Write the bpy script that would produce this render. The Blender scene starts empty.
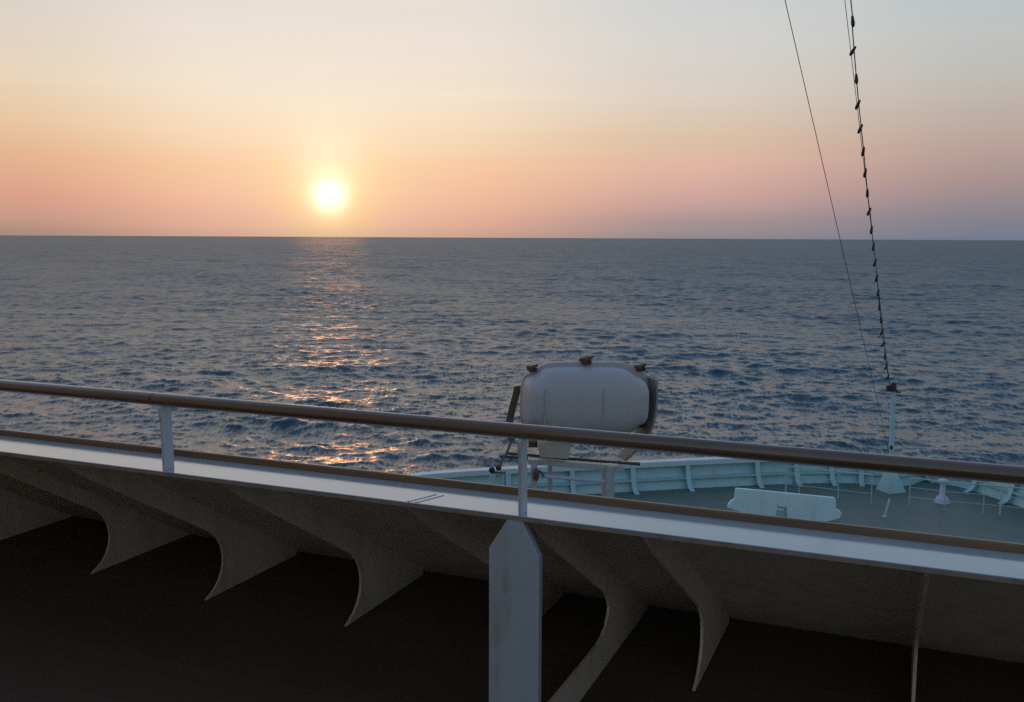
import bpy, bmesh, math, random
import numpy as np
from mathutils import Vector, Matrix, noise as mnoise

random.seed(7)
rng = np.random.default_rng(11)
sc = bpy.context.scene
COL = sc.collection
rad = math.radians

# ------------------------------------------------------------------ frame of the ship
EYE = 24.0                                   # eye height above the sea
HEAD = rad(67.3)                             # bulwark runs across, the bow lies beyond it
RV = Vector((math.sin(HEAD), -math.cos(HEAD), 0))     # along the bulwark (s)
NV = Vector((math.cos(HEAD), math.sin(HEAD), 0))      # outward over it (n)
def W(s, n, z): return RV * s + NV * n + Vector((0, 0, z + EYE))
PITCH, ROLL, FPX = math.atan(113.6 / 963), rad(.285), 963.0
def sight(x, y):                             # survey bearing of a point of the photograph
    u, v = (x - 512) / FPX, -(y - 351) / FPX
    c, s = math.cos(ROLL), math.sin(ROLL); u, v = u * c - v * s, u * s + v * c
    cp, sp = math.cos(PITCH), math.sin(PITCH)
    return Vector((u, cp + v * sp, -sp + v * cp))

# ------------------------------------------------------------------ mesh helpers
class MB:
    def __init__(self): self.v = []; self.f = []; self.sm = []
    def add(self, vs, fs, smooth=False):
        b = len(self.v); self.v += [Vector(p) for p in vs]
        for f in fs: self.f.append([i + b for i in f]); self.sm.append(smooth)
    def box(self, c, ax, ay, az):
        """centre and three half-extent vectors"""
        c = Vector(c); ax, ay, az = Vector(ax), Vector(ay), Vector(az)
        vs = [c + ax * i + ay * j + az * k for k in (-1, 1) for j in (-1, 1) for i in (-1, 1)]
        self.add(vs, [(0, 2, 3, 1), (4, 5, 7, 6), (0, 1, 5, 4), (2, 6, 7, 3), (0, 4, 6, 2), (1, 3, 7, 5)])
    def prism(self, pts, ext):
        """flat outline pushed along ext (centred)"""
        e = Vector(ext) * .5; n = len(pts)
        a = [Vector(p) - e for p in pts]; b = [Vector(p) + e for p in pts]
        fs = [tuple(range(n))[::-1], tuple(range(n, 2 * n))]
        fs += [(i, (i + 1) % n, n + (i + 1) % n, n + i) for i in range(n)]
        self.add(a + b, fs)
    def tube(self, pts, r, seg=10, cap=True, flat=1.0):
        pts = [Vector(p) for p in pts]; n = len(pts); rings = []
        rs = r if isinstance(r, (list, tuple)) else [r] * n
        whole = (pts[-1] - pts[0]).normalized()
        ref = Vector((0, 0, 1)) if abs(whole.z) < .8 else Vector((.37, .93, 0))
        for i, p in enumerate(pts):
            t = (pts[min(i + 1, n - 1)] - pts[max(i - 1, 0)]).normalized()
            u = t.cross(ref)
            if u.length < 1e-3: u = t.cross(Vector((0, 1, 0)))
            u.normalize(); w = u.cross(t).normalized()
            rings.append([p + (u * math.cos(a) + w * math.sin(a) * flat) * rs[i]
                          for a in [2 * math.pi * k / seg for k in range(seg)]])
        vs = [q for rg in rings for q in rg]
        fs = [(i * seg + k, i * seg + (k + 1) % seg, (i + 1) * seg + (k + 1) % seg, (i + 1) * seg + k)
              for i in range(n - 1) for k in range(seg)]
        b = len(self.v); self.add(vs, fs, True)
        if cap:
            self.add(rings[0], [tuple(range(seg))[::-1]]); self.add(rings[-1], [tuple(range(seg))])
    def lathe(self, base, prof, seg=20, axis=(0, 0, 1)):
        self_axis = Vector(axis).normalized()
        pts = [Vector(base) + self_axis * z for r, z in prof]
        u = self_axis.orthogonal().normalized(); w = self_axis.cross(u)
        vs = [pts[i] + (u * math.cos(a) + w * math.sin(a)) * max(r, 1e-4)
              for i, (r, z) in enumerate(prof) for a in [2 * math.pi * k / seg for k in range(seg)]]
        n = len(prof)
        fs = [(i * seg + k, i * seg + (k + 1) % seg, (i + 1) * seg + (k + 1) % seg, (i + 1) * seg + k)
              for i in range(n - 1) for k in range(seg)]
        self.add(vs, fs, True)
        self.add(vs[:seg], [tuple(range(seg))[::-1]]); self.add(vs[(n - 1) * seg:], [tuple(range(seg))])
    def strip(self, A, B, close=False):
        n = len(A); self.add(list(A) + list(B), [(i, i + 1, n + i + 1, n + i) for i in range(n - 1)])
    def build(self, name, mat, parent=None, org=None, bevel=0, seg=2, autosmooth=False):
        o0 = Vector(org) if org is not None else (parent_org(parent) if parent else Vector((0, 0, 0)))
        me = bpy.data.meshes.new(name)
        me.from_pydata([tuple(p - o0) for p in self.v], [], self.f)
        me.polygons.foreach_set('use_smooth', self.sm)
        me.update()
        bm = bmesh.new(); bm.from_mesh(me); bmesh.ops.recalc_face_normals(bm, faces=bm.faces); bm.to_mesh(me); bm.free()
        if mat: me.materials.append(mat)
        o = bpy.data.objects.new(name, me); COL.objects.link(o)
        if parent: o.parent = parent
        else: o.location = o0
        if bevel:
            m = o.modifiers.new('Bevel', 'BEVEL'); m.width = bevel; m.segments = seg
            m.limit_method = 'ANGLE'; m.angle_limit = rad(35); m.harden_normals = False
        return o

def parent_org(p):
    o = Vector((0, 0, 0))
    while p: o += p.location; p = p.parent
    return o
def thing(name, label, cat, loc, group=None):
    o = bpy.data.objects.new(name, None); COL.objects.link(o)
    o.empty_display_size = .1; o.location = loc
    o['label'] = label; o['category'] = cat
    if group: o['group'] = group
    return o
def tag(o, label, cat, group=None):
    o['label'] = label; o['category'] = cat
    if group: o['group'] = group
    return o
def struct(o): o['kind'] = 'structure'; return o
def shift_copy(o, off):
    c = o.copy(); c.location = o.location + off; COL.objects.link(c); c.parent = o.parent; return c
def smooth_curve(P, k=8):
    P = [Vector(p) for p in P]; out = []
    for i in range(len(P) - 1):
        p0, p1, p2, p3 = P[max(i - 1, 0)], P[i], P[i + 1], P[min(i + 2, len(P) - 1)]
        for j in range(k):
            t = j / k
            out.append(.5 * ((2 * p1) + (p2 - p0) * t + (2 * p0 - 5 * p1 + 4 * p2 - p3) * t * t + (3 * p1 - p0 - 3 * p2 + p3) * t ** 3))
    out.append(P[-1]); return out

# ------------------------------------------------------------------ materials
def lin(c):
    f = lambda x: x / 12.92 if x <= .04045 else ((x + .055) / 1.055) ** 2.4
    return tuple(f(x / 255) for x in c) + (1.0,)
class NT:
    def __init__(self, tree): self.t = tree
    def n(self, typ, **kw):
        nd = self.t.nodes.new(typ)
        for k, v in kw.items(): setattr(nd, k, v)
        return nd
    def link(self, a, b): self.t.links.new(a, b)
    def math(self, op, a, b=None, c=None, clamp=False):
        nd = self.n('ShaderNodeMath', operation=op, use_clamp=clamp)
        for i, x in enumerate((a, b, c)):
            if x is None: continue
            if isinstance(x, (int, float)): nd.inputs[i].default_value = x
            else: self.link(x, nd.inputs[i])
        return nd.outputs[0]
    def vmath(self, op, a, b=None, scale=None):
        nd = self.n('ShaderNodeVectorMath', operation=op)
        for i, x in enumerate((a, b)):
            if x is None: continue
            if isinstance(x, (tuple, list)): nd.inputs[i].default_value = x
            else: self.link(x, nd.inputs[i])
        if scale is not None:
            if isinstance(scale, (int, float)): nd.inputs['Scale'].default_value = scale
            else: self.link(scale, nd.inputs['Scale'])
        return nd
    def mix(self, fac, a, b, mode='MIX'):
        nd = self.n('ShaderNodeMix', data_type='RGBA', blend_type=mode)
        for s, x in ((nd.inputs[0], fac), (nd.inputs[6], a), (nd.inputs[7], b)):
            if isinstance(x, (int, float)): s.default_value = x
            elif isinstance(x, (tuple, list)): s.default_value = tuple(x)[:3] + (1.0,)
            else: self.link(x, s)
        return nd.outputs[2]
    def ramp(self, fac, stops, interp='LINEAR'):
        nd = self.n('ShaderNodeValToRGB'); cr = nd.color_ramp; cr.interpolation = interp
        while len(cr.elements) < len(stops): cr.elements.new(.5)
        for e, (p, c) in zip(cr.elements, stops):
            e.position = p; e.color = c if len(c) == 4 else tuple(c) + (1.0,)
        self.link(fac, nd.inputs[0]); return nd.outputs[0]
    def noise(self, vec, scale, detail=4, rough=.55):
        nd = self.n('ShaderNodeTexNoise'); nd.inputs['Scale'].default_value = scale
        nd.inputs['Detail'].default_value = detail; nd.inputs['Roughness'].default_value = rough
        if vec is not None: self.link(vec, nd.inputs['Vector'])
        return nd
def base_mat(name):
    m = bpy.data.materials.new(name); m.use_nodes = True
    t = NT(m.node_tree); b = m.node_tree.nodes['Principled BSDF']
    pos = t.n('ShaderNodeNewGeometry').outputs['Position']
    return m, t, b, pos
def paint(name, col, rough=.4, var=.12, grime=None, grime_amt=.3, streak=6.0, bump=.15, spec=.5, coat=0):
    m, t, b, pos = base_mat(name)
    n1 = t.noise(pos, 1.7, 5).outputs[0]; n2 = t.noise(pos, 23, 3).outputs[0]
    c = t.mix(t.math('MULTIPLY', n1, 1), tuple(x * (1 - var) for x in col), tuple(min(1, x * (1 + var)) for x in col))
    if grime:
        st = t.vmath('MULTIPLY', pos, (streak, streak, streak * .12)).outputs[0]
        g = t.noise(st, 2.2, 6, .62).outputs[0]
        g = t.math('MULTIPLY', t.math('SUBTRACT', g, .5, clamp=True), 4.5, clamp=True)
        g = t.math('MULTIPLY', g, t.math('MULTIPLY', n2, grime_amt * 1.8), clamp=True)
        c = t.mix(g, c, grime)
    t.link(c, b.inputs['Base Color'])
    r = t.math('ADD', t.math('MULTIPLY', n1, .22), rough - .11, clamp=True); t.link(r, b.inputs['Roughness'])
    b.inputs['Specular IOR Level'].default_value = spec
    if coat: b.inputs['Coat Weight'].default_value = coat; b.inputs['Coat Roughness'].default_value = .12
    if bump:
        bp = t.n('ShaderNodeBump'); bp.inputs['Strength'].default_value = bump; bp.inputs['Distance'].default_value = .004
        h = t.math('ADD', t.math('MULTIPLY', t.noise(pos, 9, 3).outputs[0], 1.0), t.math('MULTIPLY', t.noise(pos, 140, 2).outputs[0], .25))
        t.link(h, bp.inputs['Height']); t.link(bp.outputs[0], b.inputs['Normal'])
    return m
def wood(name, dark, light, rough=.3, coat=.5):
    m, t, b, pos = base_mat(name)
    # grain follows the bulwark direction
    sdir = t.vmath('DOT_PRODUCT', pos, tuple(RV)).outputs['Value']; ndir = t.vmath('DOT_PRODUCT', pos, tuple(NV)).outputs['Value']
    sep = t.n('ShaderNodeSeparateXYZ'); t.link(pos, sep.inputs[0])
    cb = t.n('ShaderNodeCombineXYZ'); t.link(t.math('MULTIPLY', sdir, 1.6), cb.inputs[0])
    t.link(t.math('MULTIPLY', ndir, 55), cb.inputs[1]); t.link(t.math('MULTIPLY', sep.outputs[2], 55), cb.inputs[2])
    g = t.noise(cb.outputs[0], 1.0, 5, .6).outputs[0]
    big = t.noise(pos, 1.3, 2).outputs[0]
    f = t.math('ADD', t.math('MULTIPLY', t.math('SUBTRACT', g, .3), 1.6), t.math('MULTIPLY', t.math('SUBTRACT', big, .5), .8), clamp=True)
    t.link(t.mix(f, dark, light), b.inputs['Base Color'])
    t.link(t.math('ADD', t.math('MULTIPLY', g, .25), rough - .12, clamp=True), b.inputs['Roughness'])
    b.inputs['Coat Weight'].default_value = coat; b.inputs['Coat Roughness'].default_value = .16
    bp = t.n('ShaderNodeBump'); bp.inputs['Strength'].default_value = .25; bp.inputs['Distance'].default_value = .002
    t.link(g, bp.inputs['Height']); t.link(bp.outputs[0], b.inputs['Normal'])
    return m
M_white = paint('white_ship_paint', (.48, .485, .50), .36, .08, (.34, .25, .17), .6, 7, bump=.3)
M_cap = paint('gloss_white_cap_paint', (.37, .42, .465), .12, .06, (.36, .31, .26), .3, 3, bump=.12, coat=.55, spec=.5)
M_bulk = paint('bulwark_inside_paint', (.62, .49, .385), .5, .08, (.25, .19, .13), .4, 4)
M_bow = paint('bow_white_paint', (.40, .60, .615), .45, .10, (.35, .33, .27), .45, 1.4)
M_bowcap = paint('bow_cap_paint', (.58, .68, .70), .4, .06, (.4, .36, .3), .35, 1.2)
def planks(name):
    m, t, b, pos = base_mat(name)
    sd = t.vmath('DOT_PRODUCT', pos, tuple(RV)).outputs['Value']; nd = t.vmath('DOT_PRODUCT', pos, tuple(NV)).outputs['Value']
    row = t.math('DIVIDE', nd, .115); rid = t.math('FLOOR', row); fr = t.math('SUBTRACT', row, rid)
    seam = t.math('MAXIMUM', t.math('LESS_THAN', fr, .035), t.math('GREATER_THAN', fr, .965))
    wn = t.n('ShaderNodeTexWhiteNoise', noise_dimensions='1D'); t.link(rid, wn.inputs['W'])
    cb = t.n('ShaderNodeCombineXYZ'); t.link(t.math('MULTIPLY', sd, 2.2), cb.inputs[0]); t.link(t.math('MULTIPLY', nd, 60), cb.inputs[1]); t.link(t.math('MULTIPLY', wn.outputs[0], 30), cb.inputs[2])
    g = t.noise(cb.outputs[0], 1.0, 5, .6).outputs[0]
    big = t.noise(pos, 1.1, 4).outputs[0]
    f = t.math('ADD', t.math('MULTIPLY', g, .6), t.math('ADD', t.math('MULTIPLY', wn.outputs[0], .3), t.math('SUBTRACT', big, .45)), clamp=True)
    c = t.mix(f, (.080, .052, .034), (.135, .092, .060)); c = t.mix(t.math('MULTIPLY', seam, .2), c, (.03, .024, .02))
    t.link(c, b.inputs['Base Color']); b.inputs['Roughness'].default_value = .75; b.inputs['Specular IOR Level'].default_value = .2
    bp = t.n('ShaderNodeBump'); bp.inputs['Strength'].default_value = .4; bp.inputs['Distance'].default_value = .003
    t.link(t.math('SUBTRACT', g, seam), bp.inputs['Height']); t.link(bp.outputs[0], b.inputs['Normal'])
    return m
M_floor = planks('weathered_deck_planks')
M_foredeck = paint('green_grey_deck_paint', (.125, .155, .122), .55, .22, (.10, .10, .08), .6, .5, bump=.3)
M_edge = paint('shaded_cap_edge', (.26, .20, .17), .6, .2, (.14, .08, .05), .6, 8)
M_post = paint('dull_column_paint', (.40, .40, .415), .5, .1, (.26, .19, .13), .55, 6, bump=.35)
M_cream = paint('cream_bounce_paint', (.84, .66, .45), .45, .05)
M_seam = paint('weld_grey', (.47, .53, .58), .4, .1)
M_teak = wood('varnished_handrail_wood', (.10, .050, .024), (.22, .122, .064), .26, .9)
M_lip = wood('varnished_lip_wood', (.15, .075, .030), (.30, .165, .075), .4, .3)
M_hull = paint('hull_paint', (.6, .62, .64), .4, .06)
M_dark = paint('black_fitting', (.018, .017, .017), .5, .2)
M_wire = paint('dark_wire', (.06, .056, .056), .5, .2, bump=0)
M_rust = paint('rusty_clip', (.10, .058, .034), .75, .4, (.05, .03, .02), .6, 30)
M_strap = paint('brown_webbing', (.17, .13, .09), .85, .2, (.08, .06, .04), .5, 30)
M_arm = paint('weathered_cradle_steel', (.30, .28, .24), .6, .2, (.13, .085, .05), .9, 9)
M_ped = paint('cream_pedestal_paint', (.50, .45, .36), .5, .1, (.3, .2, .12), .5, 10)
M_raft = paint('fibreglass_gelcoat', (.47, .425, .415), .52, .07, (.33, .28, .25), .35, 2.2, bump=.12)
M_red = paint('faded_red_fitting', (.16, .07, .06), .6, .2)
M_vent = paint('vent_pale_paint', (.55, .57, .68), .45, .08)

# ------------------------------------------------------------------ world: dusk sky
_sv = sight(329.3, 195.5).normalized()
SUN_AZ = math.atan2(_sv.x, _sv.y)            # right of +Y is positive
SUN_EL = math.asin(_sv.z)
SUN_DIR = Vector((math.sin(SUN_AZ) * math.cos(SUN_EL), math.cos(SUN_AZ) * math.cos(SUN_EL), math.sin(SUN_EL)))
def make_world():
    w = bpy.data.worlds.new('World'); sc.world = w; w.use_nodes = True
    t = NT(w.node_tree); bg = w.node_tree.nodes['Background']
    d = t.vmath('NORMALIZE', t.n('ShaderNodeTexCoord').outputs['Generated']).outputs[0]
    sep = t.n('ShaderNodeSeparateXYZ'); t.link(d, sep.inputs[0])
    zc = t.math('MAXIMUM', sep.outputs[2], 0.0)
    p = t.math('SQRT', zc)
    def y2p(y):
        v = max(0, 237.4 - y); return math.sqrt(math.sin(math.atan(v / 963)))
    def R(cols, top):
        st = [(0.0, lin(cols[0][1]))] + [(y2p(y), lin(c)) for y, c in cols] + [(math.sqrt(math.sin(rad(e))), lin(c)) for e, c in top]
        return t.ramp(p, st)
    top = [(18, (220, 216, 211)), (28, (190, 198, 207)), (45, (128, 156, 190)), (85, (100, 130, 174))]
    topR = [(18, (166, 186, 198)), (28, (126, 158, 188)), (45, (102, 138, 180)), (85, (98, 128, 172))]
    L = R([(234, (172, 140, 126)), (220, (200, 154, 137)), (200, (219, 161, 138)), (170, (229, 179, 143)), (140, (232, 197, 160)),
           (100, (233, 212, 186)), (50, (222, 211, 197)), (0, (214, 208, 198))], top)
    A = R([(235, (205, 160, 138)), (220, (228, 171, 147)), (200, (240, 184, 151)), (170, (246, 198, 157)), (140, (246, 214, 181)),
           (100, (243, 225, 203)), (50, (236, 224, 211)), (0, (229, 221, 212))], top)
    B = R([(236, (144, 137, 141)), (220, (168, 147, 146)), (200, (204, 164, 157)), (170, (224, 181, 163)), (140, (220, 193, 167)),
           (100, (219, 207, 194)), (50, (213, 211, 206)), (0, (206, 209, 210))], topR)
    C = R([(237, (112, 122, 142)), (220, (130, 129, 142)), (200, (152, 138, 142)), (180, (171, 147, 144)), (150, (187, 164, 154)),
           (100, (192, 186, 178)), (50, (190, 195, 194)), (0, (182, 194, 198))], topR)
    az = t.math('ARCTAN2', sep.outputs[0], sep.outputs[1])
    da = t.math('SUBTRACT', az, SUN_AZ)
    def ss(a, b):
        nd = t.n('ShaderNodeMapRange', interpolation_type='SMOOTHSTEP'); t.link(da, nd.inputs[0])
        nd.inputs[1].default_value = rad(a); nd.inputs[2].default_value = rad(b); return nd.outputs[0]
    c = t.mix(ss(-17, -6), L, A); c = t.mix(ss(6, 22), c, B); c = t.mix(ss(20, 38), c, C)
    # away from the sun: the Nishita dusk sky
    sky = t.n('ShaderNodeTexSky'); sky.sky_type = 'NISHITA'; sky.sun_disc = False
    sky.sun_elevation = SUN_EL; sky.sun_rotation = SUN_AZ; sky.dust_density = 2.0; sky.ozone_density = 3.0; sky.altitude = 20
    nish = t.vmath('SCALE', sky.outputs[0], scale=0.10).outputs[0]
    ad = t.math('ABSOLUTE', da)
    nd = t.n('ShaderNodeMapRange', interpolation_type='SMOOTHSTEP'); t.link(ad, nd.inputs[0])
    nd.inputs[1].default_value = rad(45); nd.inputs[2].default_value = rad(130)
    rear_r = t.ramp(p, [(0, lin((158, 169, 180))), (.3, lin((188, 198, 206))), (.5, lin((174, 199, 214))), (.8, lin((126, 160, 194))), (1, lin((104, 134, 176)))])
    rear = t.mix(.25, rear_r, nish)
    c = t.mix(nd.outputs[0], c, rear)
    # glow round the sun, then its disc
    dot = t.vmath('DOT_PRODUCT', d, tuple(SUN_DIR)).outputs['Value']
    ang = t.math('ARCCOSINE', t.math('MINIMUM', dot, 1.0))
    def lobe(w_, amp, pw=2):
        x = t.math('POWER', t.math('DIVIDE', ang, rad(w_)), pw)
        return t.math('MULTIPLY', t.math('EXPONENT', t.math('MULTIPLY', x, -1)), amp)
    def glow(c, col, f):
        g = t.vmath('SCALE', None, scale=f); g.inputs[0].default_value = col
        return t.vmath('ADD', c, g.outputs[0]).outputs[0]
    c = glow(c, (.24, .19, -.12), lobe(2.3, 1.0, 1.5))
    c = glow(c, (.09, .12, .10), lobe(6.5, 1.0, 1.7))
    up = Vector((SUN_DIR.x, SUN_DIR.y, SUN_DIR.z + .030)).normalized()
    ang2 = t.math('ARCCOSINE', t.math('MINIMUM', t.vmath('DOT_PRODUCT', d, tuple(up)).outputs['Value'], 1.0))
    x2 = t.math('POWER', t.math('DIVIDE', ang2, rad(1.9)), 2)
    c = glow(c, (.08, .10, .17), t.math('EXPONENT', t.math('MULTIPLY', x2, -1)))
    c = glow(c, (1.3, .95, .95), lobe(.86, 1.0, 1.7))
    # thin uneven haze bands
    cv = t.n('ShaderNodeCombineXYZ'); t.link(t.math('MULTIPLY', az, 3.0), cv.inputs[0]); t.link(t.math('MULTIPLY', sep.outputs[2], 55), cv.inputs[1])
    hz = t.noise(cv.outputs[0], 1.0, 5, .6).outputs[0]
    c = t.vmath('SCALE', c, scale=t.math('ADD', t.math('MULTIPLY', hz, .06), .972)).outputs[0]
    t.link(c, bg.inputs[0]); bg.inputs[1].default_value = 1.0
make_world()
sl = bpy.data.lights.new('sun', 'SUN'); sl.energy = .075; sl.angle = rad(4.0); sl.color = (1, .36, .11)
so = bpy.data.objects.new('sun', sl); COL.objects.link(so)
so.rotation_euler = SUN_DIR.to_track_quat('Z', 'Y').to_euler(); so.location = (0, 0, 60)

# ------------------------------------------------------------------ sea
def make_sea():
    NR, NA, NB = 1500, 1500, 120
    r = np.concatenate([np.array([0.5, 20, 45]), np.geomspace(62, 3000, NR), np.geomspace(3400, 60000, 24)])
    a0 = rad(50)
    th = np.concatenate([np.linspace(-a0, a0, NA), np.linspace(a0, 2 * math.pi - a0, NB + 2)[1:-1]])
    th = th.astype(np.float64)
    Rr, T = np.meshgrid(r, th, indexing='ij')
    x = (Rr * np.sin(T)).astype(np.float64); y = (Rr * np.cos(T)).astype(np.float64)
    dr = np.gradient(r)[:, None] * np.ones_like(T)
    dth = np.where(np.arange(len(th)) < NA, 2 * a0 / NA, (2 * math.pi - 2 * a0) / NB)[None, :]
    sp = np.maximum(dr, Rr * dth)
    z = np.zeros_like(x); dx = np.zeros_like(x); dy = np.zeros_like(x); lost = np.zeros_like(x)
    wind = rad(-104)                                    # travelling towards us, a little to the left
    K = 110
    lam = np.geomspace(1.2, 44, K) * rng.uniform(.93, 1.07, K)
    spread = np.where(lam > 14, .45, .75)
    ang = wind + rng.normal(0, 1, K) * spread
    ph = rng.uniform(0, 2 * math.pi, K)
    k = 2 * math.pi / lam
    slope = np.where(lam < 2.2, .027, np.where(lam < 6.5, .029, np.where(lam < 14, .016, .0095)))
    amp = slope / k
    # slow gust modulation
    gust = 1 + .22 * np.sin(x * .013 + y * .021 + 1.3) * np.sin(x * .019 - y * .009 + .4) + .15 * np.sin(x * .05 + y * .031)
    for i in range(K):
        f = np.clip((lam[i] / sp - 1.8) / 2.0, 0, 1); f = f * f * (3 - 2 * f)
        kx, ky = k[i] * math.cos(ang[i]), k[i] * math.sin(ang[i])
        p = kx * x + ky * y + ph[i]
        s_, c_ = np.sin(p), np.cos(p)
        A = amp[i] * f * gust
        z += A * c_
        q = .85
        dx -= q * A * math.cos(ang[i]) * s_; dy -= q * A * math.sin(ang[i]) * s_
        lost += (slope[i] ** 2) * (1 - f * f) * .5
    co = np.stack([x + dx, y + dy, z], -1).astype(np.float32).reshape(-1, 3)
    nr, na = Rr.shape
    i = np.arange(nr - 1)[:, None]; j = np.arange(na)[None, :]; j2 = (j + 1) % na
    q = np.stack([i * na + j, i * na + j2, (i + 1) * na + j2, (i + 1) * na + j], -1).reshape(-1, 4)[:, ::-1]
    me = bpy.data.meshes.new('sea')
    me.vertices.add(len(co)); me.vertices.foreach_set('co', co.ravel())
    me.loops.add(q.size); me.loops.foreach_set('vertex_index', q.ravel().astype(np.int32))
    me.polygons.add(len(q)); me.polygons.foreach_set('loop_start', (np.arange(len(q)) * 4).astype(np.int32))
    me.polygons.foreach_set('use_smooth', np.ones(len(q), bool))
    at = me.attributes.new('unresolved', 'FLOAT', 'POINT'); at.data.foreach_set('value', np.sqrt(lost).astype(np.float32).ravel())
    me.update(calc_edges=True); me.validate()
    m, t, b, pos = base_mat('sea_water')
    un = t.n('ShaderNodeAttribute', attribute_name='unresolved').outputs['Fac']
    geo = t.n('ShaderNodeNewGeometry').outputs['Normal']
    mp = t.n('ShaderNodeMapping'); mp.inputs['Rotation'].default_value = (0, 0, -wind); mp.inputs['Scale'].default_value = (1, .42, 1); t.link(pos, mp.inputs[0])
    def layer(scale, detail, strength):
        nz = t.noise(mp.outputs[0], scale, detail, .6)
        v = t.vmath('SUBTRACT', nz.outputs['Color'], (.5, .5, .5)).outputs[0]
        v = t.vmath('MULTIPLY', v, (1, 1, 0)).outputs[0]
        return t.vmath('SCALE', v, scale=strength).outputs[0]
    v = t.vmath('ADD', layer(2.4, 5, .80), layer(.16, 3, t.math('MULTIPLY', un, t.math('MULTIPLY', t.noise(mp.outputs[0], .012, 4).outputs[0], 6.0)))).outputs[0]
    v = t.vmath('ADD', v, layer(.8, 3, .42)).outputs[0]
    v = t.vmath('ADD', v, layer(.03, 4, t.math('MULTIPLY', un, 1.3))).outputs[0]
    t.link(t.vmath('NORMALIZE', t.vmath('ADD', geo, v).outputs[0]).outputs[0], b.inputs['Normal'])
    b.inputs['Base Color'].default_value = (.022, .057, .086, 1)
    al2 = t.math('ADD', t.math('MULTIPLY', t.math('MULTIPLY', un, un), 1.5), .0034)
    t.link(t.math('POWER', al2, .25), b.inputs['Roughness'])
    b.inputs['IOR'].default_value = 1.333
    me.materials.append(m)
    o = bpy.data.objects.new('sea', me); COL.objects.link(o); struct(o)
make_sea()

# ------------------------------------------------------------------ the near deck
S0, S1 = -16.0, 9.0
FL, NB_ = -1.75, 4.39
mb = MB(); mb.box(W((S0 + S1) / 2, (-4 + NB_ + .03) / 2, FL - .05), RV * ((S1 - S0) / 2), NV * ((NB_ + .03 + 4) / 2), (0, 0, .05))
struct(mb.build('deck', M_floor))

bul = thing('bulwark', 'white steel bulwark with curved knee brackets and a wide cap along the dark deck', 'bulwark', W(-1.5, 4.2, FL))
NI, NO, HC = 2.652, 2.872, -.846             # cap inner and outer edge, cap top
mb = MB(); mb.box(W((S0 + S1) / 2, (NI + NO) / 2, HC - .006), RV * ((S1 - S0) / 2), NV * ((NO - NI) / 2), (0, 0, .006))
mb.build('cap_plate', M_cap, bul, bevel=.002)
mb = MB(); mb.box(W((S0 + S1) / 2, NI - .002, HC - .0075), RV * ((S1 - S0) / 2), NV * .0018, (0, 0, .0068)); mb.build('cap_edge', M_edge, bul)  # thin strip, the edge's dimmer warm light put into its brown colour
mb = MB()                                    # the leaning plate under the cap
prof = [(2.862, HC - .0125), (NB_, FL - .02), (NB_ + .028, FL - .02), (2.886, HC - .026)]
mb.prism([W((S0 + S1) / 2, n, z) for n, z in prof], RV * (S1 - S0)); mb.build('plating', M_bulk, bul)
mb = MB(); mb.prism([W((S0 + S1) / 2, n, z) for n, z in [(NO + .0005, HC - .022), (NO + .020, HC - .022), (NO + .020, HC + .018), (NO + .016, HC + .024), (NO + .004, HC + .024), (NO + .0005, HC + .019)]], RV * (S1 - S0))
mb.build('wooden_lip', M_lip, bul, bevel=.002)
# knees
def free_edge():
    z = lambda n: -1.43 - .6 * (n - 3.62)
    pts = [(2.672, HC - .0135), (2.74, HC - .038)] + [(n, z(n)) for n in (2.9, 3.2, 3.5, 3.608)]
    pts += [(3.634, -1.444), (3.662, -1.474), (3.684, -1.512), (3.694, -1.552), (3.696, -1.592)]
    return pts
wall_back = [(4.355, FL + .03), (2.862, HC - .0135)]
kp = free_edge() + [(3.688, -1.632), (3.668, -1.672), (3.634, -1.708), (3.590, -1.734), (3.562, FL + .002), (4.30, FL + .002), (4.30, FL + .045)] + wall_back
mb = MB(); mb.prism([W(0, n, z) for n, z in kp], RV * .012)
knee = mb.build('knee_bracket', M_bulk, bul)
knee.location = RV * -2.30
for s in (-3.09, -3.88, -4.80, -5.60, -6.40, -7.20, -1.53, -.718, .068, .86, 1.65, 2.44):
    c = knee.copy(); COL.objects.link(c); c.parent = bul; c.location = RV * s + (NV * .055 if s < -3.5 else NV * 0)
kp2 = free_edge()[:-2] + [(3.674, -1.540), (3.640, -1.576), (3.590, -1.600), (3.53, -1.611), (3.40, -1.612), (2.70, -1.600), (2.70, FL + .002), (4.30, FL + .002), (4.30, FL + .045)] + wall_back
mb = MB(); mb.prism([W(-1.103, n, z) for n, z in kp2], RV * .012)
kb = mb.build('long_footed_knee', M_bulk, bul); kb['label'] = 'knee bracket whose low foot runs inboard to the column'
def column(s):
    mb = MB(); a, b_ = s - .098, s + .070
    mb.prism([W(x, 2.664, z) for x, z in [(a, FL + .002), (b_, FL + .002), (b_, -.968), (s + .012, HC - .0135), (s - .036, HC - .0135), (a, -.957)]], NV * .03)
    return mb.build('column', M_post, bul, bevel=.003)
column(-1.085)
mb = MB()
for s, k in ((-1.452, .7), (-1.424, .7)):
    c = W(s, (NI + NO) / 2 - .045, HC + .001); mb.box(c, RV * .005, (NV * .055 + RV * .02), (0, 0, .001))
mb.build('weld_seam', M_cap, bul)

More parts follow.
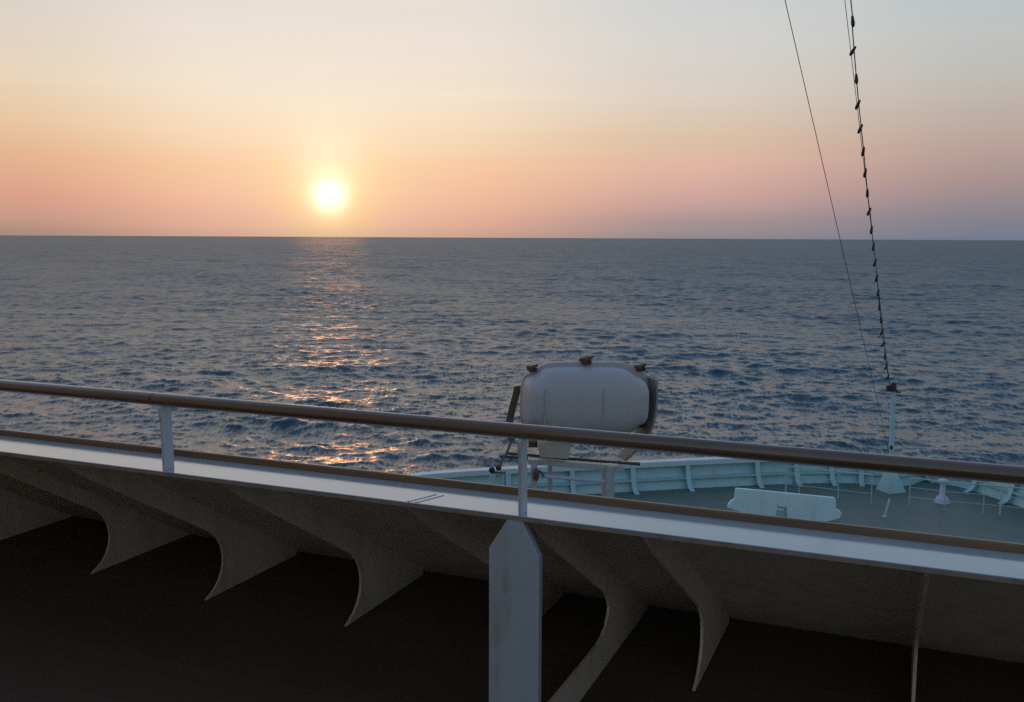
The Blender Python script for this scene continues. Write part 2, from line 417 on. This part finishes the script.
hr = thing('handrail', 'varnished wooden handrail on flat white stanchions running above the bulwark cap', 'handrail', W(-1.5, 2.683, HC))
ST = [-1.085 - 1.394 * k for k in (3, 2, 1, 0, -1, -2)]
RH = -.5885
joints = [S0] + [-9.0, -2.53, 1.2, S1]
for a, b_ in zip(joints[:-1], joints[1:]):
    mb = MB(); n = max(2, int((b_ - a) / .25))
    mb.tube([W(a + .0015 + (b_ - a - .003) * i / n, 2.683, RH) for i in range(n + 1)], .0235, 20)
    mb.build('rail_section', M_teak, hr)
mb = MB()
mb.prism([W(0, n, z) for n, z in [(2.662, HC), (2.712, HC), (2.708, -.66), (2.704, RH - .019), (2.664, RH - .019), (2.650, -.615), (2.651, -.64), (2.658, -.665)]], RV * .011)
st = mb.build('stanchion', M_white, hr, bevel=.0015); st.location = RV * ST[0]
for s in ST[1:]:
    c = st.copy(); COL.objects.link(c); c.parent = hr; c.location = RV * s

# cream house added out of view to bounce warm light onto the bulwark
dh = thing('bounce_deckhouse', 'added cream bounce wall with a door and windows, unseen behind the dark deck', 'bounce_deckhouse', W(-7.6, 0.65, FL))
mb = MB(); mb.box(W(-7.6, -.35, .2), RV * 5.2, NV * 1.0, (0, 0, 1.95)); mb.build('wall', M_cream, dh, bevel=.02)
mb = MB(); mb.box(W(-7.6, -.25, 2.21), RV * 5.3, NV * 1.15, (0, 0, .06)); mb.build('roof', M_white, dh)
mb = MB(); mb.box(W(-4.6, 0.665, -.72), RV * .42, NV * .02, (0, 0, 1.0)); dr_ = mb.build('door', M_white, dh, bevel=.02)
mb = MB(); mb.tube([W(-4.28, 0.72, -.8), W(-4.28, 0.72, -.62)], .012, 8); mb.build('handle', M_dark, dr_)
for s in (-10.5, -8.6, -6.7):
    mb = MB(); mb.box(W(s, 0.66, .15), RV * .5, NV * .02, (0, 0, .4)); wf = mb.build('window', M_white, dh, bevel=.01)
    mb = MB(); mb.box(W(s, 0.684, .15), RV * .43, NV * .006, (0, 0, .33)); mb.build('pane', M_dark, wf)

# superstructure front below the deck, a low terrace, hull
mb = MB(); mb.box(W(-1.0, 3.6, -4.75), RV * 14.0, NV * .8, (0, 0, 2.94))
tag(mb.build('superstructure_front', M_hull), 'white front wall of the superstructure below the dark deck', 'ship wall')
mb = MB(); mb.box(W(-3.6, 7.45, -3.46), RV * 3.6, NV * 3.03, (0, 0, .06))
struct(mb.build('lower_terrace_deck', M_foredeck))

# ------------------------------------------------------------------ forecastle
HD, HT = 7.70, 6.83
def px(x, y, h):                             # a sight line met with a level
    r = sight(x, y); r = r * (-h / r.z)
    return Vector((r.x, r.y, 0))
rim = [Vector((-13.6, 2, 0)), Vector((-13.2, 11, 0)), Vector((-11.2, 18.5, 0)), Vector((-7.4, 24.4, 0)), px(400, 474.6, HT), px(517, 466, HT), px(570, 463.8, HT), px(630, 461, HT),
       px(700, 457.7, HT), px(740, 456, HT), px(800, 454, HT), px(855, 454, HT), px(896, 456.5, HT), Vector((13.25, 30.65, 0)), Vector((13.95, 30.1, 0)),
       Vector((14.45, 29.5, 0)), Vector((14.9, 28.2, 0)), Vector((15.5, 26, 0)), Vector((16.4, 22, 0)), Vector((18.0, 14, 0)), Vector((18.8, 4, 0)), Vector((18.9, -4, 0))]
rim = smooth_curve(rim, 8)
def inward(i):
    t = (rim[min(i + 1, len(rim) - 1)] - rim[max(i - 1, 0)]).normalized()
    return Vector((t.y, -t.x, 0))
INW = [inward(i) for i in range(len(rim))]
def drop(p):                                 # the rail dips aft of the stem on the far side
    f = min(1, max(0, (p.x - 12.3) / 1.0)) * min(1, max(0, (14.75 - p.x) / .7)); return .34 * f * f * (3 - 2 * f)
def ring(off, z): return [Vector((p.x, p.y, EYE + z - (drop(p) if -7.3 < z else 0))) + q * off for p, q in zip(rim, INW)]
ZT, ZD = -HT, -HD
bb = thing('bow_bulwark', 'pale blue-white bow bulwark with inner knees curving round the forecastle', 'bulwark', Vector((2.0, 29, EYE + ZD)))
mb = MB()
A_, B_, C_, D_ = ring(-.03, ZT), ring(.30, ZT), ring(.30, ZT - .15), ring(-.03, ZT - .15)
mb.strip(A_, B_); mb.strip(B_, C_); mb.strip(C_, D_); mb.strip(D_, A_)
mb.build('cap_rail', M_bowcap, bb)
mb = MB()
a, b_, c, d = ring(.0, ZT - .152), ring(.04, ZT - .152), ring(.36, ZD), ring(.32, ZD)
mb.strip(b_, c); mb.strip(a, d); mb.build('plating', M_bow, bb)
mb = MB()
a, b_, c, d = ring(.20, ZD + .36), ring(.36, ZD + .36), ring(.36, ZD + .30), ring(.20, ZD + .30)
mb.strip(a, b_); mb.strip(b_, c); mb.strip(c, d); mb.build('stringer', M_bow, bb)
def knee_at(P):
    i = min(range(len(rim)), key=lambda j: (rim[j] + INW[j] * .55 - P).length)
    p, q = rim[i], INW[i]; t = Vector((-q.y, q.x, 0))
    g = lambda o, z: Vector((p.x, p.y, EYE + z)) + q * o
    dz = drop(p)
    web = [g(.05, ZT - .153 - dz), g(.28, ZT - .153 - dz), g(.30, ZT - .3 - dz * .7), g(.36, ZD + .35), g(.44, ZD + .15), g(.56, ZD + .05), g(.72, ZD + .004), g(.38, ZD + .004)]
    mb = MB(); mb.prism(web, t * .02)
    edge = web[1:7]
    for u, v in zip(edge[:-1], edge[1:]):
        dirv = (v - u).normalized(); nn = dirv.cross(t)
        mb.box((u + v) / 2 + nn * .0, dirv * ((v - u).length / 2 + .01), t * .075, nn * .012)
    mb.build('knee_bracket', M_bow, bb)
for x, y in ((448, 520), (520, 512), (586, 508), (648, 503), (705, 498), (764, 489), (793, 484), (824, 479), (858, 473), (929, 481), (966, 492), (998, 503.5), (1020, 514)):
    knee_at(px(x, y, HD))
# deck
mb = MB(); rg = ring(.34, ZD - .002); n = len(rg)
mb.add(rg, [tuple(range(n))[::-1]]); struct(mb.build('forecastle_deck', M_foredeck))
# hull
mb = MB(); lv = [(.0, ZT - .155), (.9, -11.0), (2.0, -15.0), (2.8, -20.0), (3.1, -26.0)]
rings = [ring(o, z) for o, z in lv]
for a, b_ in zip(rings[:-1], rings[1:]): mb.strip(a, b_)
for k in range(len(mb.sm)): mb.sm[k] = True
tag(mb.build('ship_hull', M_hull), 'white flared hull of the ship dropping from the bow bulwark to the sea', 'ship hull')

# foremast
def P(x, y, d):                              # sight line met with a distance
    r = sight(x, y); return r * (d / r.y) + Vector((0, 0, EYE))
DM = 29.0
mbase = P(890.5, 495, DM); mtop = P(893.2, 391, DM)
mast = thing('foremast', 'pale blue foremast with flared foot standing on the bow deck', 'mast', mbase)
mb = MB(); mb.tube([mbase + Vector((0, 0, .1)), mbase.lerp(mtop, .5), mtop], [.095, .078, .068], 14); mb.build('pole', M_bow, mast)
mb = MB()
ctop = P(890.8, 470, DM)
for k in range(4):
    a0, a1 = math.pi / 4 + k * math.pi / 2 + .35, math.pi / 4 + (k + 1) * math.pi / 2 + .35
    q = [mbase + Vector((math.cos(a), math.sin(a), 0)) * .50 for a in (a0, a1)] + [ctop + Vector((math.cos(a), math.sin(a), 0)) * .15 for a in (a1, a0)]
    mb.add(q, [(0, 1, 2, 3)])
mb.build('flared_foot', M_bow, mast)
mb = MB(); mb.box(mbase + Vector((0, 0, .03)), (.46, 0, 0), (0, .46, 0), (0, 0, .028)); mb.build('foot_plate', M_bow, mast, bevel=.01)
mb = MB()
mb.lathe(mtop, [(.06, 0), (.14, .01), (.14, .05), (.09, .06), (.10, .20), (.07, .25), (.02, .27)], 14)
mb.build('masthead_light', M_dark, mast)
mb = MB(); mb.box(mtop + Vector((-.14, 0, .08)), (.07, 0, 0), (0, .05, 0), (0, 0, .09)); mb.box(mtop + Vector((.12, 0, -.03)), (.10, 0, 0), (0, .04, 0), (0, 0, .02))
mb.build('sheave_block', M_dark, mast)
for sx in (-1, 1):
    mb = MB(); mb.tube([ctop + Vector((sx * .14, 0, -.05)), ctop + Vector((sx * .34, -.02, .18))], .035, 8); mb.build('horn_cleat', M_bow, mast)
mb = MB(); mb.box(P(891.2, 447.6, DM - .11), (.04, 0, 0), (0, .02, 0), (0, 0, .05)); mb.build('junction_box', M_dark, mast)

# festoon: straight carrier wire, drooping lamp cable with bulbs
w0 = P(889.6, 385, DM)
def extend(p0, p1, k): return p0 + (p1 - p0) * k
fest = thing('festoon_light_string', 'string of small dark bulbs climbing from the foremast head into the sky', 'string lights', w0)
top1 = P(844.8, 0, 17.0)
mb = MB(); mb.tube([w0, extend(w0, top1, 2.6)], .006, 6); mb.build('carrier_wire', M_wire, fest)
pxs = [(850.8, 0), (852.5, 29), (855.2, 64), (858.2, 98), (861, 126), (863.8, 152), (866, 177), (868, 197), (870.6, 217), (872.5, 237), (876, 267), (880, 310), (884, 345), (888, 375), (889.6, 385)][::-1]
def ydepth(y):                               # distance along the straight carrier at that height
    lo, hi = 0.0, 1.0
    for _ in range(40):
        m_ = (lo + hi) / 2; q = w0.lerp(top1, m_); up = (q.z - EYE) / q.y
        if up < sight(867, y).z / sight(867, y).y: lo = m_
        else: hi = m_
    return w0.lerp(top1, lo).y
cab = [P(x, y, ydepth(y)) for x, y in pxs]
cab += [extend(w0, top1, k) + Vector((.10 * max(0, 1 - (k - 1) * .6), 0, -.02)) for k in (1.25, 1.6, 2.1, 2.6)]
cab = smooth_curve(cab, 10)
mb = MB(); mb.tube(cab, .010, 6); mb.build('lamp_cable', M_wire, fest)
L = [0]
for a, b_ in zip(cab[:-1], cab[1:]): L.append(L[-1] + (b_ - a).length)
q = .62; rr = random.Random(3); first = None
while q < L[-1] * .78:
    i = next(j for j in range(len(L)) if L[j] >= q); p = cab[i - 1].lerp(cab[i], (q - L[i - 1]) / (L[i] - L[i - 1]))
    tl = Vector((rr.uniform(-.75, .15), rr.uniform(-.2, .2), -1)).normalized()
    mb = MB(); mb.lathe(p + tl * -.06, [(.010, 0), (.022, .01), (.026, .05), (.030, .08), (.034, .11), (.034, .14), (.026, .18), (.008, .20)], 10, tl)
    mb.build('bulb', M_dark, fest); q += .735
# forestay
fs0 = P(889, 452, DM); fs1 = P(785, 0, 16.0)
mb = MB(); mb.tube([fs0, extend(fs0, fs1, .5), fs1, extend(fs0, fs1, 2.2)], .007, 6)
tag(mb.build('forestay_wire', M_wire, org=fs0), 'thin bare wire left of the bulb string, slanting from the mast into the sky', 'wire')

# guard rail round the working deck at the bow
def guard(pts, name_label, ends):
    g = thing('guard_rail', name_label, 'railing', px(pts[0][0], pts[0][1], HD) + Vector((0, 0, EYE + ZD)))
    base = [px(x, y, HD) + Vector((0, 0, EYE + ZD)) for x, y in pts]
    for i, p in enumerate(base):
        mb = MB(); mb.tube([p, p + Vector((0, 0, .84))], .028 if i in ends else .014, 8); mb.build('post', M_bow, g)
    for hgt, r_ in ((.84, .020), (.56, .010), (.28, .010)):
        mb = MB(); mb.tube([p + Vector((0, 0, hgt)) for p in base], r_, 8); mb.build('rail', M_bow, g)
guard([(785.5, 493), (799, 494.5), (838, 499), (871, 503)], 'thin white guard rail left of the foremast on the bow deck', (0,))
guard([(909, 506), (944, 510.5), (983, 514), (1000, 515.5), (1040, 520)], 'thin white guard rail right of the foremast on the bow deck', (3,))

# deck shield
def shield():
    d0 = px(785, 519, HD).y
    f = lambda x, y: P(x, y, d0 + (785 - x) * .004)
    o = f(785, 519); o.z = EYE + ZD
    t = thing('deck_shield', 'pale blue upright deck shield with a small notch on the bow deck', 'shield', o)
    out = [(735.5, 488), (745, 488.6), (790, 493), (834, 497.3), (835.5, 498.5), (835.5, 508.5), (840, 510.5), (841.5, 514), (839, 518), (826, 521.5), (818, 521.5), (787.5, 518.6), (787, 507), (777, 506), (775, 517.5), (748, 514.6), (738, 511), (727.5, 507.5), (728, 504), (731, 500.5), (734.5, 498.5)]
    mb = MB(); mb.prism([f(x, y) for x, y in out], Vector((0, .10, 0))); mb.build('shield_plate', M_shield, t, bevel=.015)
    mb = MB(); mb.prism([f(x, y) + Vector((0, .25, 0)) for x, y in [(777.6, 511), (786.4, 512), (786.8, 519.2), (776, 518.2)]], Vector((0, .08, 0))); mb.build('inner_block', M_bowcap, t)
    for x in (752, 815):
        a = f(x, 494 if x < 800 else 499); b_ = f(x, 516 if x < 800 else 521)
        mb = MB(); mb.prism([a + Vector((0, .055, 0)), b_ + Vector((0, .055, 0)), b_ + Vector((0, .6, 0))], Vector((.03, 0, 0))); mb.build('stay', M_bow, t)
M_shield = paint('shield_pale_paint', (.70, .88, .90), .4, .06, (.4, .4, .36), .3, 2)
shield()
# mushroom vent, short post
vp = px(942, 502.5, HD) + Vector((0, 0, EYE + ZD))
t = thing('mushroom_vent', 'pale mushroom vent with conical foot right of the foremast', 'vent', vp)
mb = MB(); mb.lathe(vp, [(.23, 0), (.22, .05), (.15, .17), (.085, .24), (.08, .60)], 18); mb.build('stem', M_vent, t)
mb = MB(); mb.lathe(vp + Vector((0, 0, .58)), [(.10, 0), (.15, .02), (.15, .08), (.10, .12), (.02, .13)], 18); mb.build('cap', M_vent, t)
pp = px(884.5, 517, HD) + Vector((0, 0, EYE + ZD))
mb = MB(); mb.tube([pp, pp + Vector((.12, 0, .52))], .028, 8)
mb.lathe(pp, [(.06, 0), (.06, .03), (.03, .05)], 12)
tag(mb.build('short_post', M_vent, org=pp), 'short slanting white post on the deck in front of the foremast', 'post')

# ------------------------------------------------------------------ life raft
DR = 9.5
rc = P(585.6, 400.0, DR + .20)
yaw = Matrix.Rotation(rad(13), 4, 'Z')        # local -y faces us and a little to the left
tilt = Matrix.Rotation(rad(1.5), 4, 'Y')
def RL(x, y, z): return rc + (yaw @ tilt @ Vector((x, y, z)))
raft = thing('life_raft_canister', 'off-white life raft canister with rusty clips held in a cradle beyond the handrail', 'life raft', RL(0, 0, -.42))
def outline(sx, sz, ch, k=7):
    """octagon-like outline with rounded corners"""
    pts = []
    e = 4.2
    N_ = 64
    for i in range(N_):
        a = 2 * math.pi * i / N_; c, s = math.cos(a), math.sin(a)
        r_ = (abs(c / sx) ** e + abs(s / sz) ** e) ** (-1 / e)
        x, z = r_ * c, r_ * s
        # cut corners flat
        lim = (abs(x) / sx + abs(z) / sz)
        if lim > ch: x, z = x * ch / lim, z * ch / lim
        pts.append((x, z))
    return pts
def half(sign, name):
    D_ = .362; layers = [(.022, 1.0, 1.0)]
    for r_ in (.12, .25, .4, .55, .68, .78, .86, .92, .955, .978, .992, 1.0):
        layers.append((D_ * r_, max(.55, (1 - r_ ** 8) ** .11) if r_ < 1 else .45, max(.16, (1 - r_ ** 2.9) ** .35) if r_ < 1 else .08))
    mb = MB(); n = 64
    base = outline(1, 1, 1.60)
    vs = []
    for y, kx, kz in layers:
        for u, v in base: vs.append(RL(u * .632 * kx - (.045 if sign < 0 else 0), sign * y, v * .352 * kz))
    fs = [(i * n + k, i * n + (k + 1) % n, (i + 1) * n + (k + 1) % n, (i + 1) * n + k) for i in range(len(layers) - 1) for k in range(n)]
    fs.append(tuple((len(layers) - 1) * n + k for k in range(n)))
    mb.add(vs, fs, True)
    # raised mould ribs
    o = mb.build(name, M_raft, raft)
    return o
front = half(-1, 'front_shell'); back = half(1, 'rear_shell')
mb = MB(); base = outline(1, 1, 1.60); n = 64
for y in (-.022, .022):
    pass
vs = [RL(u * .684, y, v * .392) for y in (-.022, .022) for u, v in base] + [RL(u * .60, y, v * .32) for y in (-.022, .022) for u, v in base]
fs = [(k, (k + 1) % n, n + (k + 1) % n, n + k) for k in range(n)]
fs += [(k, 2 * n + k, 2 * n + (k + 1) % n, (k + 1) % n) for k in range(n)] + [(n + k, n + (k + 1) % n, 3 * n + (k + 1) % n, 3 * n + k) for k in range(n)]
mb.add(vs, fs); mb.build('seam_flange', M_raft, raft, bevel=.004)
for x in (-.52, .075):
    mb = MB(); mb.tube([RL(x, -.346, -.19), RL(x, -.366, -.07), RL(x, -.366, .07), RL(x, -.349, .17)], .010, 8); mb.build('mould_rib', M_raft, front)
for u, v, s_ in ((-.58, .322, 1), (-.02, .40, 1.25), (.565, .328, 1.1), (.69, .05, .7), (.615, -.26, .9), (-.53, -.33, .9)):
    mb = MB()
    c = RL(u, -.01, v)
    ax = yaw.to_3x3() @ Vector((1, 0, 0)); ay = yaw.to_3x3() @ Vector((0, 1, 0)); az = Vector((0, 0, 1))
    mb.box(c, ax * .038 * s_, ay * .05, az * .024 * s_)
    mb.tube([c + ay * -.07 + ax * -.03, c + ay * -.085 + az * .035 * s_, c + ay * -.07 + ax * .035], .014, 8)
    mb.tube([c + ax * -.055 * s_ + az * .012, c + ax * .06 * s_ + az * .032 * s_], .013, 8)
    mb.build('rusty_clip', M_rust, raft, bevel=.006)

cr = thing('raft_cradle', 'white steel cradle with curved grey arm carrying the life raft canister', 'cradle', RL(0, 0, -1.0))
def ribbon(mb, pts, wv, th, nrm):
    for a, b_ in zip(pts[:-1], pts[1:]):
        dv = (b_ - a); mb.box((a + b_) / 2, dv * .52, Vector(wv) * .5, dv.cross(Vector(wv)).normalized() * th * .5)
ax = yaw.to_3x3() @ Vector((1, 0, 0)); ay = yaw.to_3x3() @ Vector((0, 1, 0))
mb = MB(); arm = smooth_curve([RL(.665, -.06, .24), RL(.682, -.06, .08), RL(.675, -.06, -.08), RL(.64, -.06, -.26), RL(.575, -.05, -.42), RL(.49, -.03, -.53), RL(.41, -.02, -.61)], 5)
ribbon(mb, arm[:21], ay * .36, .022, 0); ribbon(mb, arm[20:], ay * .22, .03, 0); mb.build('curved_arm', M_arm, cr)
mb = MB(); mb.prism([P(x, y, DR + .15) for x, y in [(537, 440), (570, 441.5), (567.5, 455.5), (539.5, 454)]], Vector((0, .34, 0))); mb.build('pedestal', M_ped, cr, bevel=.01)
mb = MB(); mb.box(P(533, 443.5, DR + .1), (.045, 0, 0), (0, .06, 0), (0, 0, .03)); mb.build('lashing_block', M_rust, cr, bevel=.008)
mb = MB(); mb.box(P(592, 453.4, DR + .1), (.03, 0, 0), (0, .05, 0), (0, 0, .022)); mb.build('pad', M_ped, cr, bevel=.008)
def bar(a, b_, r_, name, mat, seg=10):
    mb = MB(); mb.tube([a, b_], r_, seg); return mb.build(name, mat, cr)
bar(P(506, 453.2, DR + .05), P(640, 464.4, DR + .05), .013, 'lower_rod', M_wire)
bar(P(500, 456.5, DR + .45), P(640, 463.5, DR + .45), .013, 'lower_rod', M_wire)
mb = MB(); a, b_ = P(530, 461, DR + .1), P(622, 468, DR + .1); ribbon(mb, [a, b_], Vector((0, .10, 0)), .055, 0); mb.build('frame_beam', M_white, cr, bevel=.005)
bar(P(540, 476, DR + .05), P(606, 481.5, DR + .05), .017, 'cross_rail', M_vent)
def leg(x0, y0, x1, d, w_):
    top = P(x0, y0, d); foot = P(x1, y0 + 30, d); foot.z = EYE - 3.398
    mb = MB(); dv = foot - top; mb.box((top + foot) / 2, dv * .5, Vector((w_, 0, 0)), Vector((0, .03, 0))); mb.build('leg', M_white, cr, bevel=.004)
leg(610, 466, 612.5, DR + .05, .040); leg(534, 463, 535, DR + .05, .034); leg(604, 468, 605, DR + .55, .025); leg(550, 464, 550, DR + .55, .025)
mb = MB(); c = P(536, 474.5, DR - .02)
mb.lathe(c + Vector((0, 0, -.06)), [(.018, 0), (.03, .02), (.032, .06), (.036, .07), (.036, .10), (.02, .115)], 12)
mb.build('turnbuckle', M_red, cr)
mb = MB(); mb.tube([c + Vector((.02, 0, .04)), c + Vector((.06, 0, .02)), c + Vector((.075, 0, -.02))], .010, 6); mb.build('hook', M_dark, cr)

mb = MB(); pts = smooth_curve([P(517.8, 386, DR + .18), P(515.5, 397, DR + .17), P(512, 410, DR + .14), P(509.5, 424, DR + .1), P(511.5, 441, DR + .02)], 5)
ribbon(mb, pts, Vector((.072, .05, 0)), .008, 0)
mb.tube([P(511.5, 441, DR + .02), P(507, 452, DR - .05), P(501, 463, DR - .1), P(498.8, 468, DR - .12)], .013, 8)
tag(mb.build('lashing_strap', M_strap, org=P(498.8, 468, DR - .12)), 'brown webbing strap hanging from the left end of the raft canister', 'strap')
bt = P(493, 473, DR - .1); bf = bt.copy(); bf.z = EYE - 3.398
bl = thing('lashing_post', 'twin white lashing post with black knobs left of the middle stanchion', 'post', bf)
mb = MB(); mb.tube([bf, bt], .034, 10); mb.tube([bf + Vector((.085, .06, 0)), bt + Vector((.085, .06, -.02))], .030, 10); mb.build('pipe', M_bow, bl)
mb = MB(); mb.box(bt + Vector((.05, .02, .005)), (.075, 0, 0), (0, .04, 0), (0, 0, .008)); mb.build('top_plate', M_wire, bl)
for dx, dz in ((-.012, .035), (.055, .06)):
    mb = MB(); mb.lathe(bt + Vector((dx, 0, dz - .03)), [(.014, 0), (.030, .012), (.032, .03), (.022, .05), (.006, .056)], 12); mb.build('knob', M_dark, bl)

# ------------------------------------------------------------------ camera and output
cam = bpy.data.cameras.new('camera'); co = bpy.data.objects.new('camera', cam); COL.objects.link(co)
cam.sensor_fit = 'HORIZONTAL'; cam.sensor_width = 36; cam.lens = 963.0 / 1024 * 36; cam.clip_start = .05; cam.clip_end = 120000
pitch, roll = PITCH, ROLL
fwd = Vector((0, math.cos(pitch), -math.sin(pitch))); up0 = Vector((0, math.sin(pitch), math.cos(pitch))); r0 = Vector((1, 0, 0))
xr = r0 * math.cos(roll) + up0 * math.sin(roll); yu = -r0 * math.sin(roll) + up0 * math.cos(roll)
co.matrix_world = Matrix(((xr.x, yu.x, -fwd.x, 0), (xr.y, yu.y, -fwd.y, 0), (xr.z, yu.z, -fwd.z, EYE), (0, 0, 0, 1)))
sc.camera = co
sc.view_settings.view_transform = 'Standard'; sc.view_settings.look = 'None'; sc.view_settings.exposure = 0; sc.view_settings.gamma = 1
sc.view_settings.use_curve_mapping = False
sc.cycles.max_bounces = 8; sc.cycles.diffuse_bounces = 4; sc.cycles.glossy_bounces = 4
sc.cycles.sample_clamp_indirect = 4; sc.cycles.sample_clamp_direct = 0
sc.cycles.use_denoising = False
sc.cycles.use_adaptive_sampling = False
